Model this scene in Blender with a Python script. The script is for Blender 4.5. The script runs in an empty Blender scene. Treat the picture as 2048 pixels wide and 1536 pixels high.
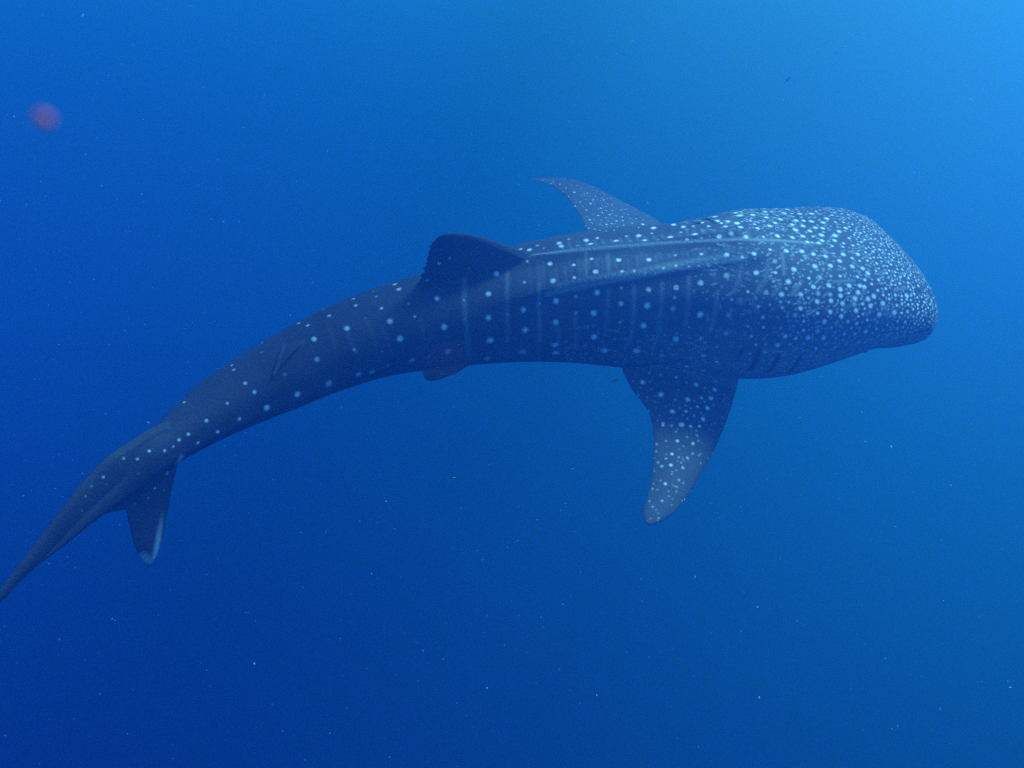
# Whale shark swimming in open blue water, seen from above and to its right.
import bpy, bmesh, math, random
import numpy as np
from mathutils import Vector
from mathutils.kdtree import KDTree

sc = bpy.context.scene
COL = sc.collection

DENOISE = False
VOXEL = 0.005
EXPOSURE = 1.4
SUN_AZ_DEG, SUN_EL_DEG = 50, 48
WATER_LOBE = ((-0.0032, 0.1544, 7.0), (0.0049, 0.2917, 3.5), (0.0520, -0.1415, 6.0))
SURF_TINT = (0.38, 0.86, 1.0, 1)
HAZE_COL = (0.035, 0.155, 0.545, 1)
HAZE_ABS = (0.1, 0.4, 0.9, 1)
HAZE_DEN = 0.11
SKIN_A = (.034, .038, .050, 1)
SKIN_B = (.088, .092, .118, 1)
SKIN_SPOT = (.78, .78, .80, 1)
MASK_BASE = 0.630
MASK_WAVES = ((-0.116, 0.359, 4.170, 0.217), (-0.565, 0.353, 2.860, 0.332), (-1.760, 0.355, 0.823, 0.300), (0.381, 1.825, 0.396, 0.140), (3.149, 2.247, 4.319, 0.060))
LEVEL_FILL = (0.02, 0.20, 0.30)
GLOW_AZ_DEG, GLOW_EL_DEG = 45, 25

# ------------------------------------------------------------------ camera
PITCH = math.radians(35)
cam_d = bpy.data.cameras.new("camera")
cam = bpy.data.objects.new("camera", cam_d)
COL.objects.link(cam)
cam.location = (0, 0, 0)
cam.rotation_euler = (math.radians(90) - PITCH, 0, 0)
cam_d.sensor_width = 36
cam_d.lens = 33
cam_d.clip_start = 0.01
cam_d.clip_end = 1000
cam_d.dof.use_dof = True                 # a small camera: only specks at the port blur
cam_d.dof.focus_distance = 6.0
cam_d.dof.aperture_fstop = 11.0
sc.camera = cam

# ------------------------------------------------------------------ light
SUN_AZ, SUN_EL = math.radians(SUN_AZ_DEG), math.radians(SUN_EL_DEG)   # azimuth from +Y towards +X
sun_dir = Vector((math.sin(SUN_AZ) * math.cos(SUN_EL), math.cos(SUN_AZ) * math.cos(SUN_EL), math.sin(SUN_EL)))

world = bpy.data.worlds.new("World")
sc.world = world
world.use_nodes = True
nt = world.node_tree
nt.nodes.clear()
sky = nt.nodes.new("ShaderNodeTexSky")
sky.sky_type = 'NISHITA'
sky.sun_disc = False
sky.sun_elevation = SUN_EL
sky.sun_rotation = SUN_AZ
bg = nt.nodes.new("ShaderNodeBackground")
bg.inputs['Strength'].default_value = 0.125
wo = nt.nodes.new("ShaderNodeOutputWorld")
nt.links.new(sky.outputs[0], bg.inputs['Color'])
nt.links.new(bg.outputs[0], wo.inputs['Surface'])

sun_d = bpy.data.lights.new("sun", 'SUN')
sun_d.energy = 3.8
sun_d.angle = math.radians(12.0)          # spread by the rippled surface
sun_d.color = (1.0, 0.96, 0.90)
sun = bpy.data.objects.new("sun", sun_d)
COL.objects.link(sun)
sun.rotation_euler = sun_dir.to_track_quat('Z', 'Y').to_euler()
sun.location = (0, 0, 40)

sc.view_settings.view_transform = 'Standard'
sc.view_settings.look = 'None'
sc.view_settings.exposure = EXPOSURE
sc.view_settings.gamma = 1.0
sc.view_settings.use_curve_mapping = False
sc.cycles.max_bounces = 6
sc.cycles.volume_bounces = 2
sc.cycles.transparent_max_bounces = 8
sc.cycles.use_denoising = DENOISE
sc.cycles.sample_clamp_indirect = 4.0

# ------------------------------------------------------------------ helpers
def mat(name):
    m = bpy.data.materials.new(name)
    m.use_nodes = True
    m.node_tree.nodes.clear()
    return m, m.node_tree

def out(nt, socket, where='Surface'):
    o = nt.nodes.new("ShaderNodeOutputMaterial")
    nt.links.new(socket, o.inputs[where])
    return o

def math_node(nt, op, a, b=None, c=None, clamp=False):
    n = nt.nodes.new("ShaderNodeMath")
    n.operation = op
    n.use_clamp = clamp
    for i, v in enumerate((a, b, c)):
        if v is None:
            continue
        if isinstance(v, (int, float)):
            n.inputs[i].default_value = v
        else:
            nt.links.new(v, n.inputs[i])
    return n.outputs[0]

def mesh_obj(name, verts, faces, material=None, smooth=True, parent=None):
    me = bpy.data.meshes.new(name)
    me.from_pydata([tuple(map(float, v)) for v in verts], [], faces)
    me.update()
    if smooth:
        me.polygons.foreach_set("use_smooth", [True] * len(me.polygons))
    if material:
        me.materials.append(material)
    o = bpy.data.objects.new(name, me)
    COL.objects.link(o)
    if parent:
        o.parent = parent
    return o

# ------------------------------------------------------------------ the sea
WATER_R, SURFACE_Z = 90.0, 3.0
mw, nt = mat("water_glow_backdrop")
# backdrop emission painted as water glow: brightest towards the sunlit surface, darker downwards
geo = nt.nodes.new("ShaderNodeNewGeometry")
nrm = nt.nodes.new("ShaderNodeVectorMath"); nrm.operation = 'NORMALIZE'
nt.links.new(geo.outputs['Position'], nrm.inputs[0])
dot = nt.nodes.new("ShaderNodeVectorMath"); dot.operation = 'DOT_PRODUCT'
nt.links.new(nrm.outputs[0], dot.inputs[0])
ga, ge = math.radians(GLOW_AZ_DEG), math.radians(GLOW_EL_DEG)
dot.inputs[1].default_value = (math.sin(ga) * math.cos(ge), math.cos(ga) * math.cos(ge), math.sin(ge))
cm = math_node(nt, 'SUBTRACT', dot.outputs['Value'], 1.0)
comb = nt.nodes.new("ShaderNodeCombineColor")
sz = nt.nodes.new('ShaderNodeSeparateXYZ'); nt.links.new(nrm.outputs[0], sz.inputs[0])
hor = math_node(nt, 'EXPONENT', math_node(nt, 'MULTIPLY', sz.outputs[2], 9.0))   # glow added all round at the level to fill the shark's flank
for i, (a, b, k) in enumerate(WATER_LOBE):
    e = math_node(nt, 'EXPONENT', math_node(nt, 'MULTIPLY', cm, k))
    v = math_node(nt, 'MULTIPLY_ADD', hor, LEVEL_FILL[i], math_node(nt, 'MULTIPLY_ADD', e, b, a))
    v = math_node(nt, 'MAXIMUM', v, 0.0)
    nt.links.new(v, comb.inputs[i])
em = nt.nodes.new("ShaderNodeEmission")
nt.links.new(comb.outputs[0], em.inputs['Color'])
out(nt, em.outputs[0])
mw.cycles.emission_sampling = 'NONE'

vs, fs = [], []
NU, NV = 64, 18
for j in range(NV):
    el = -math.pi / 2 * j / NV
    for i in range(NU):
        a = 2 * math.pi * i / NU
        vs.append((WATER_R * math.cos(el) * math.cos(a), WATER_R * math.cos(el) * math.sin(a), SURFACE_Z + WATER_R * math.sin(el)))
vs.append((0, 0, SURFACE_Z - WATER_R))
for j in range(NV - 1):
    for i in range(NU):
        a, b = j * NU + i, j * NU + (i + 1) % NU
        fs.append((a, b, b + NU, a + NU))
for i in range(NU):
    fs.append(((NV - 1) * NU + i, (NV - 1) * NU + (i + 1) % NU, NV * NU))
o = mesh_obj("water", vs, fs, mw)
o['kind'] = 'structure'; o['label'] = 'open water backdrop, its deep blue glow painted darker downwards'

# unseen sheet at the sea surface: tints daylight, carries an added light-and-shade pattern
ms, nt = mat("sea_surface_light_mask")
tr = nt.nodes.new("ShaderNodeBsdfTransparent")
tc = nt.nodes.new("ShaderNodeTexCoord")
sx = nt.nodes.new("ShaderNodeSeparateXYZ"); nt.links.new(tc.outputs['Object'], sx.inputs[0])
acc = MASK_BASE                                   # crossing sines shaped to light the head and shade the tail
for kx, ky, ph, am in MASK_WAVES:
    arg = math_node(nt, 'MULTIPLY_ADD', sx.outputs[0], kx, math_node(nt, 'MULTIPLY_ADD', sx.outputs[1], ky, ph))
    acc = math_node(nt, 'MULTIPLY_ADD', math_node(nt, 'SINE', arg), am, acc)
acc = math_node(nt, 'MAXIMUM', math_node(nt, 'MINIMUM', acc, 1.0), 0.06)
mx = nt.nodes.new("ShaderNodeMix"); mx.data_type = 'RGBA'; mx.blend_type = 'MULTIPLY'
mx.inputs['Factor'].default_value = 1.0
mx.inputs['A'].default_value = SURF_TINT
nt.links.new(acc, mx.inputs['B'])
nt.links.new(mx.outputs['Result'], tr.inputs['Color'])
out(nt, tr.outputs[0])
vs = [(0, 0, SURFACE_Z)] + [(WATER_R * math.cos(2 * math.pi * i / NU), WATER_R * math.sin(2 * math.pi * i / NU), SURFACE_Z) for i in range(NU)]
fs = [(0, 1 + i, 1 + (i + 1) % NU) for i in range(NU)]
o = mesh_obj("sea_surface_light_mask", vs, fs, ms, smooth=False)
o['kind'] = 'structure'; o['label'] = 'unseen sea surface overhead with an added light and shade pattern'

# scattering water between camera and shark
mh, nt = mat("haze")
pv = nt.nodes.new("ShaderNodeVolumePrincipled")
pv.inputs['Color'].default_value = HAZE_COL
pv.inputs['Absorption Color'].default_value = HAZE_ABS
pv.inputs['Density'].default_value = HAZE_DEN
pv.inputs['Anisotropy'].default_value = 0.62
out(nt, pv.outputs[0], 'Volume')
hx, hy0, hy1, hz0, hz1 = 24, -6, 17, -10.0, 0.9
v = [(x, y, z) for z in (hz0, hz1) for y in (hy0, hy1) for x in (-hx, hx)]
f = [(0, 2, 3, 1), (4, 5, 7, 6), (0, 1, 5, 4), (2, 6, 7, 3), (0, 4, 6, 2), (1, 3, 7, 5)]
o = mesh_obj("haze", v, f, mh, smooth=False)
o['kind'] = 'stuff'; o['label'] = 'blue veil of scattering sea water'

# ------------------------------------------------------------------ whale shark
# spine from snout to tail: centre x y z, half width, height/width, twist (deg, back towards its right side)
RINGS = np.array([[2.8581, 5.9971, -3.2556, 0.1086, 0.368, 10.0], [2.856, 5.9965, -3.2555, 0.1484, 0.369, 10.0], [2.8457, 5.9938, -3.2546, 0.2548, 0.372, 10.0],
 [2.8303, 5.9897, -3.2534, 0.3444, 0.376, 10.0], [2.8101, 5.9845, -3.2517, 0.4206, 0.382, 10.0], [2.7855, 5.9782, -3.2497, 0.4844, 0.389, 10.0],
 [2.7567, 5.971, -3.2474, 0.5365, 0.397, 10.0], [2.7239, 5.9629, -3.2448, 0.5776, 0.407, 10.0], [2.6873, 5.9542, -3.2419, 0.6088, 0.418, 10.0],
 [2.647, 5.9457, -3.2377, 0.6311, 0.43, 10.0], [2.6031, 5.9386, -3.2305, 0.646, 0.443, 10.0], [2.5558, 5.9315, -3.2227, 0.6549, 0.457, 10.0],
 [2.5052, 5.9245, -3.2144, 0.6595, 0.472, 10.0], [2.4515, 5.9176, -3.2056, 0.6613, 0.488, 10.0], [2.3716, 5.9058, -3.198, 0.6615, 0.5129, 10.0],
 [2.2553, 5.8823, -3.198, 0.6641, 0.5487, 10.0], [2.1395, 5.8544, -3.2094, 0.6694, 0.585, 10.0], [2.0234, 5.8281, -3.2236, 0.6777, 0.6219, 10.0],
 [1.9064, 5.8054, -3.2378, 0.6856, 0.6595, 10.0], [1.7888, 5.7866, -3.2521, 0.6869, 0.698, 10.0], [1.6706, 5.772, -3.2661, 0.6744, 0.7369, 10.0],
 [1.5517, 5.7622, -3.2777, 0.6485, 0.7741, 10.0], [1.4322, 5.7561, -3.286, 0.618, 0.8085, 10.0], [1.3125, 5.7516, -3.2922, 0.5886, 0.84, 10.0],
 [1.1927, 5.7487, -3.2965, 0.5624, 0.8675, 10.0], [1.0728, 5.7456, -3.2987, 0.5384, 0.8924, 10.0], [0.953, 5.74, -3.2974, 0.5167, 0.9152, 10.0],
 [0.8333, 5.7324, -3.2937, 0.4965, 0.9366, 10.0], [0.7138, 5.7226, -3.2899, 0.4759, 0.9577, 10.0], [0.5945, 5.7104, -3.2865, 0.4547, 0.9785, 10.0],
 [0.4755, 5.6959, -3.2835, 0.4343, 0.997, 10.0], [0.3569, 5.6778, -3.2815, 0.4158, 1.0106, 10.0], [0.2389, 5.6565, -3.281, 0.3992, 1.0198, 9.9993],
 [0.1214, 5.6324, -3.2819, 0.3838, 1.0256, 9.9793], [0.0046, 5.6051, -3.2836, 0.3697, 1.0289, 9.8376], [-0.1112, 5.574, -3.2859, 0.3569, 1.0298, 9.5051],
 [-0.2262, 5.5398, -3.2878, 0.3448, 1.0293, 9.1298], [-0.3399, 5.5018, -3.2883, 0.3334, 1.0271, 8.8427], [-0.4528, 5.4611, -3.2878, 0.3225, 1.0238, 8.6197],
 [-0.5647, 5.4182, -3.2874, 0.312, 1.0197, 8.4074], [-0.6749, 5.3709, -3.2876, 0.3023, 1.0141, 8.195], [-0.7838, 5.3206, -3.2884, 0.2931, 1.0073, 7.9824],
 [-0.8908, 5.2667, -3.2904, 0.2843, 0.999, 7.7708], [-0.9937, 5.2058, -3.295, 0.2764, 0.9876, 7.5612], [-1.0941, 5.1405, -3.3012, 0.269, 0.9746, 7.3529],
 [-1.1925, 5.0725, -3.3086, 0.2615, 0.9613, 7.1452], [-1.2871, 4.9997, -3.3183, 0.2535, 0.9481, 6.9387], [-1.3795, 4.9239, -3.3292, 0.2452, 0.935, 6.7324],
 [-1.4701, 4.846, -3.3389, 0.2359, 0.9231, 6.5209], [-1.5572, 4.764, -3.3456, 0.2241, 0.9138, 6.2969], [-1.6418, 4.6791, -3.3504, 0.2107, 0.9071, 6.0607],
 [-1.7226, 4.5909, -3.3555, 0.1958, 0.9059, 5.7944], [-1.7976, 4.4977, -3.3615, 0.1782, 0.9152, 5.4816], [-1.8664, 4.3998, -3.3676, 0.1575, 0.9399, 5.1409],
 [-1.9291, 4.299, -3.3734, 0.1351, 0.9855, 4.784], [-1.9833, 4.2089, -3.3788, 0.1183, 1.046, 4.4519], [-2.054, 4.092, -3.386, 0.103, 1.15, 4.0],
 [-2.1255, 3.9903, -3.4308, 0.08, 1.2, 4.0], [-2.2034, 3.8721, -3.4626, 0.058, 1.2, 4.0], [-2.2856, 3.7486, -3.4889, 0.042, 1.2, 4.0], [-2.3746, 3.6123, -3.5346, 0.024, 1.2, 4.0],
 [-2.4542, 3.4915, -3.5679, 0.008, 1.2, 4.0]])

def smooth_resample(K, m):
    """cubic resample of the rows by arc length of the first three columns"""
    d = np.r_[0, np.cumsum(np.linalg.norm(np.diff(K[:, :3], axis=0), axis=1))]
    n = len(d)
    # natural cubic spline
    h = np.diff(d)
    A = np.zeros((n, n)); Bm = np.zeros((n, K.shape[1]))
    A[0, 0] = A[-1, -1] = 1
    for i in range(1, n - 1):
        A[i, i - 1] = h[i - 1]; A[i, i] = 2 * (h[i - 1] + h[i]); A[i, i + 1] = h[i]
        Bm[i] = 6 * ((K[i + 1] - K[i]) / h[i] - (K[i] - K[i - 1]) / h[i - 1])
    M = np.linalg.solve(A, Bm)
    t = np.r_[np.linspace(0, .25, 70)[:-1], np.linspace(.25, d[-1], m - 69)]
    j = np.clip(np.searchsorted(d, t) - 1, 0, n - 2)
    x0 = (d[j + 1] - t)[:, None]; x1 = (t - d[j])[:, None]; hj = h[j][:, None]
    S = M[j] * x0**3 / (6 * hj) + M[j + 1] * x1**3 / (6 * hj) + (K[j] / hj - M[j] * hj / 6) * x0 + (K[j + 1] / hj - M[j + 1] * hj / 6) * x1
    return S, t

NS = 370
SP, SLEN = smooth_resample(RINGS, NS)
KD_ = np.r_[0, np.cumsum(np.linalg.norm(np.diff(RINGS[:, :3], axis=0), axis=1))]
for c in (3, 4):                    # widths: linear near the blunt snout, smoothed elsewhere
    lin = np.interp(SLEN, KD_, RINGS[:, c])
    wgt = np.clip((SLEN - .5) / .4, 0, .65)
    SP[:, c] = lin * (1 - wgt) + SP[:, c] * wgt
CEN = SP[:, :3]
TAN = -np.gradient(CEN, axis=0); TAN /= np.linalg.norm(TAN, axis=1)[:, None]
LAT = np.cross(TAN, [0, 0, 1.0]); LAT /= np.linalg.norm(LAT, axis=1)[:, None]
VER = np.cross(LAT, TAN)
ct, st = np.cos(np.radians(SP[:, 5]))[:, None], np.sin(np.radians(SP[:, 5]))[:, None]
LAT, VER = ct * LAT - st * VER, ct * VER + st * LAT
NT = 200
th = np.linspace(0, 2 * np.pi, NT, endpoint=False)
X, Y = np.sin(th), np.cos(th)
EXP = 2.25
RR = (abs(X) ** EXP + abs(Y) ** EXP) ** (-1 / EXP) * np.where(Y < 0, 1 - .06 * Y * Y, 1)

def bump(x, c, w):
    return np.exp(-((x - c) / w) ** 2)

def smst(x, a, b):
    t = np.clip((x - a) / (b - a), 0, 1)
    return t * t * (3 - 2 * t)

thw = (th + np.pi) % (2 * np.pi) - np.pi         # -180..180, 0 = top, + = right side
body_v = []
for k in range(NS):
    s = SLEN[k]
    a, b = SP[k, 3], SP[k, 3] * SP[k, 4]
    r = RR.copy()
    sharp = smst(s, .9, 1.5)
    # midline ridge
    amp = sharp * (1 - smst(s, 3.0, 3.5)) * 0.075
    r = r + amp * np.maximum(0, 1 - abs(thw) / math.radians(11)) ** 1.2
    # side ridges: steeper below than above
    c0 = math.radians(float(np.interp(s, [1.0, 1.56, 1.84, 2.19, 2.54, 2.89, 3.3], [13, 17, 23, 29, 33, 40, 44])))
    amp = smst(s, .95, 1.5) * (1 - smst(s, 2.75, 3.3)) * 0.068
    for sg in (1, -1):
        dd = sg * thw - c0
        w = np.where(dd < 0, math.radians(17), math.radians(6.5))
        r = r + amp * np.exp(-(dd / w) ** 2)
        # lower keel to the tail
        dd = sg * thw - math.radians(96)
        amp2 = smst(s, 3.4, 4.6) * 0.05
        r = r + amp2 * np.exp(-(dd / math.radians(12)) ** 2)
    # snout flattens: top of the head a touch flatter
    P = CEN[k] + (a * r * X)[:, None] * LAT[k] + (b * r * Y)[:, None] * VER[k]
    body_v.append(P)
body_v = np.array(body_v)
V = list(body_v.reshape(-1, 3)); Fc = []
for k in range(NS - 1):
    for i in range(NT):
        a, b = k * NT + i, k * NT + (i + 1) % NT
        Fc.append((a, a + NT, b + NT, b))
V.append(CEN[0] + TAN[0] * 0.002); V.append(CEN[-1] - TAN[-1] * 0.03)
c0i, c1i = len(V) - 2, len(V) - 1
for i in range(NT):
    Fc.append((c0i, i, (i + 1) % NT)); Fc.append((c1i, (NS - 1) * NT + (i + 1) % NT, (NS - 1) * NT + i))

def add_fin(pairs, nrm, ragged=0.0, seed=1, m=26, nseg=14, camber=0.0):
    """lens-section fin lofted through (lead, trail, thickness) triples; nrm = side the camber bulges to"""
    base = len(V)
    K = np.array([list(p[0]) + list(p[1]) + [p[2]] for p in pairs], float)
    n = len(K)
    t = np.linspace(0, n - 1, m * 2)
    KK = np.stack([np.interp(t, np.arange(n), K[:, c]) for c in range(7)], 1)
    for _ in range(2):                          # soften the corners of the outline
        KK[1:-1] = (KK[:-2] + 2 * KK[1:-1] + KK[2:]) / 4
    rng = random.Random(seed)
    nrm = np.array(nrm, float); nrm /= np.linalg.norm(nrm)
    cs = np.linspace(0, 1, nseg + 1)
    prev = None
    for j, row in enumerate(KK):
        L0, T0, tk = row[:3].copy(), row[3:6].copy(), row[6]
        if ragged:
            T0 = T0 + (T0 - L0) / np.linalg.norm(T0 - L0) * rng.uniform(-ragged, ragged) * smst(j, 10, 16)
        ring = []
        for side in (1, -1):
            rr_ = cs if side == 1 else cs[-2:0:-1]
            for c in rr_:
                prof_ = (2.6 * (math.sqrt(c) * (1 - c) * 0.9 + 0.12 * c * (1 - c)))
                p = L0 * (1 - c) + T0 * c + nrm * (side * tk * prof_ * 0.5 + camber * tk * c * (1 - c) * 4)
                ring.append(len(V)); V.append(p)
        if prev is not None:
            q_ = len(ring)
            for i in range(q_):
                Fc.append((prev[i], prev[(i + 1) % q_], ring[(i + 1) % q_], ring[i]))
        else:
            Fc.append(tuple(reversed(ring)))
        prev = ring
    Fc.append(tuple(prev))

FINS = [{"pairs": [[[1.681, 5.708, -3.653], [0.827, 5.502, -3.521], 0.15], [[1.593, 5.393, -3.733], [0.727, 5.288, -3.566], 0.13], [[1.52, 5.203, -3.777],
 [0.796, 5.113, -3.638], 0.11], [[1.431, 4.985, -3.826], [0.899, 4.979, -3.704], 0.09], [[1.316, 4.753, -3.873], [0.916, 4.808, -3.763], 0.07],
 [[1.208, 4.568, -3.907], [0.896, 4.667, -3.803], 0.055], [[1.098, 4.39, -3.938], [0.875, 4.52, -3.845], 0.045], [[1.008, 4.272, -3.955], [0.827, 4.348, -3.889],
 0.035], [[0.924, 4.197, -3.96], [0.789, 4.241, -3.914], 0.025], [[0.846, 4.156, -3.954], [0.795, 4.17, -3.938], 0.012], [[0.824, 4.152, -3.95],
 [0.806, 4.159, -3.944], 0.004]], "n": [0.215, -0.296, 0.93], "camber": 0.25}, {"pairs": [[[1.258, 6.582, -3.423], [0.572, 5.745, -3.065], 0.13],
 [[1.31, 7.437, -3.529], [0.555, 6.412, -3.125], 0.11], [[1.156, 7.526, -3.476], [0.548, 6.646, -3.145], 0.09], [[0.947, 7.663, -3.406], [0.529, 6.833, -3.156],
 0.07], [[0.755, 7.784, -3.342], [0.481, 7.046, -3.158], 0.055], [[0.576, 7.795, -3.272], [0.408, 7.243, -3.149], 0.04], [[0.424, 7.676, -3.199],
 [0.325, 7.356, -3.127], 0.03], [[0.279, 7.492, -3.122], [0.241, 7.347, -3.092], 0.015], [[0.148, 7.3, -3.051], [0.139, 7.262, -3.043], 0.006]],
 "n": [0.37, 0.092, 0.925], "camber": 0.25}, {"pairs": [[[0.243, 5.664, -3.098], [-0.629, 5.395, -3.196], 0.16], [[0.18, 5.609, -2.891], [-0.664, 5.353, -3.013],
 0.13], [[0.059, 5.557, -2.816], [-0.602, 5.36, -2.932], 0.1], [[-0.062, 5.506, -2.747], [-0.571, 5.356, -2.846], 0.08], [[-0.179, 5.456, -2.676],
 [-0.55, 5.349, -2.764], 0.06], [[-0.272, 5.417, -2.63], [-0.527, 5.344, -2.687], 0.045], [[-0.353, 5.388, -2.61], [-0.486, 5.348, -2.634], 0.03],
 [[-0.411, 5.368, -2.606], [-0.455, 5.355, -2.613], 0.012]], "n": [0.307, -0.939, -0.156], "ragged": 0.012}, {"pairs": [[[-1.889, 4.361, -3.255],
 [-1.91, 4.294, -3.499], 0.12], [[-1.93, 4.301, -3.257], [-1.94, 4.252, -3.491], 0.12], [[-1.98, 4.231, -3.229], [-1.977, 4.19, -3.545], 0.12],
 [[-2.043, 4.141, -3.22], [-2.041, 4.085, -3.626], 0.11], [[-2.109, 4.045, -3.222], [-2.149, 3.929, -3.619], 0.1], [[-2.173, 3.951, -3.226], [-2.227, 3.826, -3.546],
 0.09], [[-2.234, 3.859, -3.254], [-2.286, 3.739, -3.546], 0.08], [[-2.301, 3.754, -3.304], [-2.349, 3.647, -3.55], 0.065], [[-2.368, 3.647, -3.366],
 [-2.412, 3.555, -3.559], 0.055], [[-2.444, 3.525, -3.439], [-2.476, 3.456, -3.587], 0.045], [[-2.518, 3.408, -3.508], [-2.536, 3.366, -3.61],
 0.035], [[-2.59, 3.292, -3.577], [-2.598, 3.269, -3.652], 0.025], [[-2.648, 3.2, -3.636], [-2.648, 3.195, -3.661], 0.01]], "n": [0.822, -0.564, 0.083]}, {"pairs": [[[-1.915, 4.287, -3.493],
 [-2.078, 4.063, -3.401], 0.035], [[-1.94, 4.249, -3.508], [-2.144, 3.964, -3.427], 0.05], [[-1.966, 4.202, -3.574], [-2.167, 3.916, -3.524],
 0.055], [[-1.996, 4.143, -3.677], [-2.171, 3.9, -3.599], 0.055], [[-2.026, 4.081, -3.798], [-2.171, 3.885, -3.693], 0.05], [[-2.056, 4.021, -3.91],
 [-2.169, 3.87, -3.815], 0.045], [[-2.088, 3.963, -3.992], [-2.162, 3.867, -3.911], 0.035], [[-2.114, 3.921, -4.023], [-2.145, 3.88, -3.986],
 0.02], [[-2.129, 3.898, -4.029], [-2.137, 3.887, -4.017], 0.008]], "n": [0.822, -0.564, 0.083]}, {"pairs": [[[-0.199, 5.336, -3.415], [-0.536, 5.322, -3.426],
 0.07], [[-0.275, 5.231, -3.499], [-0.606, 5.212, -3.515], 0.05], [[-0.364, 5.182, -3.539], [-0.605, 5.182, -3.539], 0.04], [[-0.464, 5.152, -3.563],
 [-0.591, 5.155, -3.56], 0.025], [[-0.533, 5.136, -3.576], [-0.57, 5.138, -3.573], 0.008]], "n": [-0.0, -0.625, 0.781], "mirror": True}, {"pairs": [[[-1.144, 5.081, -3.169],
 [-1.38, 4.974, -3.183], 0.07], [[-1.216, 4.981, -3.121], [-1.427, 4.889, -3.129], 0.055], [[-1.286, 4.856, -3.108], [-1.426, 4.796, -3.124],
 0.04], [[-1.352, 4.753, -3.132], [-1.432, 4.714, -3.153], 0.03], [[-1.406, 4.665, -3.171], [-1.439, 4.643, -3.185], 0.02], [[-1.431, 4.623, -3.197],
 [-1.44, 4.621, -3.199], 0.01]], "n": [0.046, 0.031, -0.998]}]
for fdef in FINS:
    add_fin(fdef['pairs'], fdef['n'], fdef.get('ragged', 0), camber=fdef.get('camber', 0))
    if fdef.get('mirror'):
        # the same fin on the hidden left side
        mp = []
        for ld, tl, tk in fdef['pairs']:
            o2 = []
            for p in (ld, tl):
                p = np.array(p); k = np.argmin(((CEN - p) ** 2).sum(1))
                o2.append(p - 2 * ((p - CEN[k]) @ LAT[k]) * LAT[k])
            mp.append((o2[0], o2[1], tk))
        k = np.argmin(((CEN - np.array(fdef['pairs'][0][0])) ** 2).sum(1))
        nn = np.array(fdef['n']); nn = nn - 2 * (nn @ LAT[k]) * LAT[k]
        add_fin(mp, nn)

raw = mesh_obj("raw", V, Fc)
bm = bmesh.new(); bm.from_mesh(raw.data)
bmesh.ops.recalc_face_normals(bm, faces=bm.faces)
bm.to_mesh(raw.data); bm.free()
md = raw.modifiers.new("remesh", 'REMESH'); md.mode = 'VOXEL'; md.voxel_size = VOXEL; md.use_smooth_shade = True
md2 = raw.modifiers.new("smooth", 'SMOOTH'); md2.factor = 0.6; md2.iterations = 6
dg = bpy.context.evaluated_depsgraph_get()
me = bpy.data.meshes.new_from_object(raw.evaluated_get(dg))
bpy.data.objects.remove(raw)
me.name = "whale_shark"
nv = len(me.vertices)
co = np.empty(nv * 3, np.float32); me.vertices.foreach_get("co", co); co = co.reshape(-1, 3)
nor = np.empty(nv * 3, np.float32); me.vertices.foreach_get("normal", nor); nor = nor.reshape(-1, 3)

# body coordinates per vertex: ring index, lateral and vertical position
ring_i = np.empty(nv, int)
for a in range(0, nv, 40000):
    blk = co[a:a + 40000]
    d2 = (blk ** 2).sum(1)[:, None] - 2 * blk @ CEN.T + (CEN ** 2).sum(1)[None]
    ring_i[a:a + 40000] = d2.argmin(1)
rel = co - CEN[ring_i]
u_lat = (rel * LAT[ring_i]).sum(1); u_ver = (rel * VER[ring_i]).sum(1)
aw = np.maximum(SP[ring_i, 3], .02); bh = aw * SP[ring_i, 4]
phi = np.arctan2(u_lat / aw, u_ver / bh)          # 0 top, + right
s_v = SLEN[ring_i]
rad_v = np.sqrt((u_lat / aw) ** 2 + (u_ver / bh) ** 2)
on_body = 1 - np.clip((rad_v - 1.10) / .06, 0, 1)

kd = KDTree(nv)
for i in range(nv):
    kd.insert(co[i], i)
kd.balance()

spot = np.zeros(nv, np.float32)
crease = np.zeros(nv, np.float32)

def paint(arr, p, r, amt, soft=0.45):
    for (c_, i, d) in kd.find_range(Vector(p), r * (1 + soft)):
        w = amt * (1 - max(0.0, min(1.0, (d - r * (1 - soft)) / (2 * soft * r))))
        if w > arr[i]:
            arr[i] = w

def body_point(s, ph, lift=1.0):
    k = int(np.clip(np.searchsorted(SLEN, s), 0, NS - 1))
    x, y = math.sin(ph), math.cos(ph)
    r = (abs(x) ** EXP + abs(y) ** EXP) ** (-1 / EXP)
    return CEN[k] + SP[k, 3] * r * x * lift * LAT[k] + SP[k, 3] * SP[k, 4] * r * y * lift * VER[k]

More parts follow.
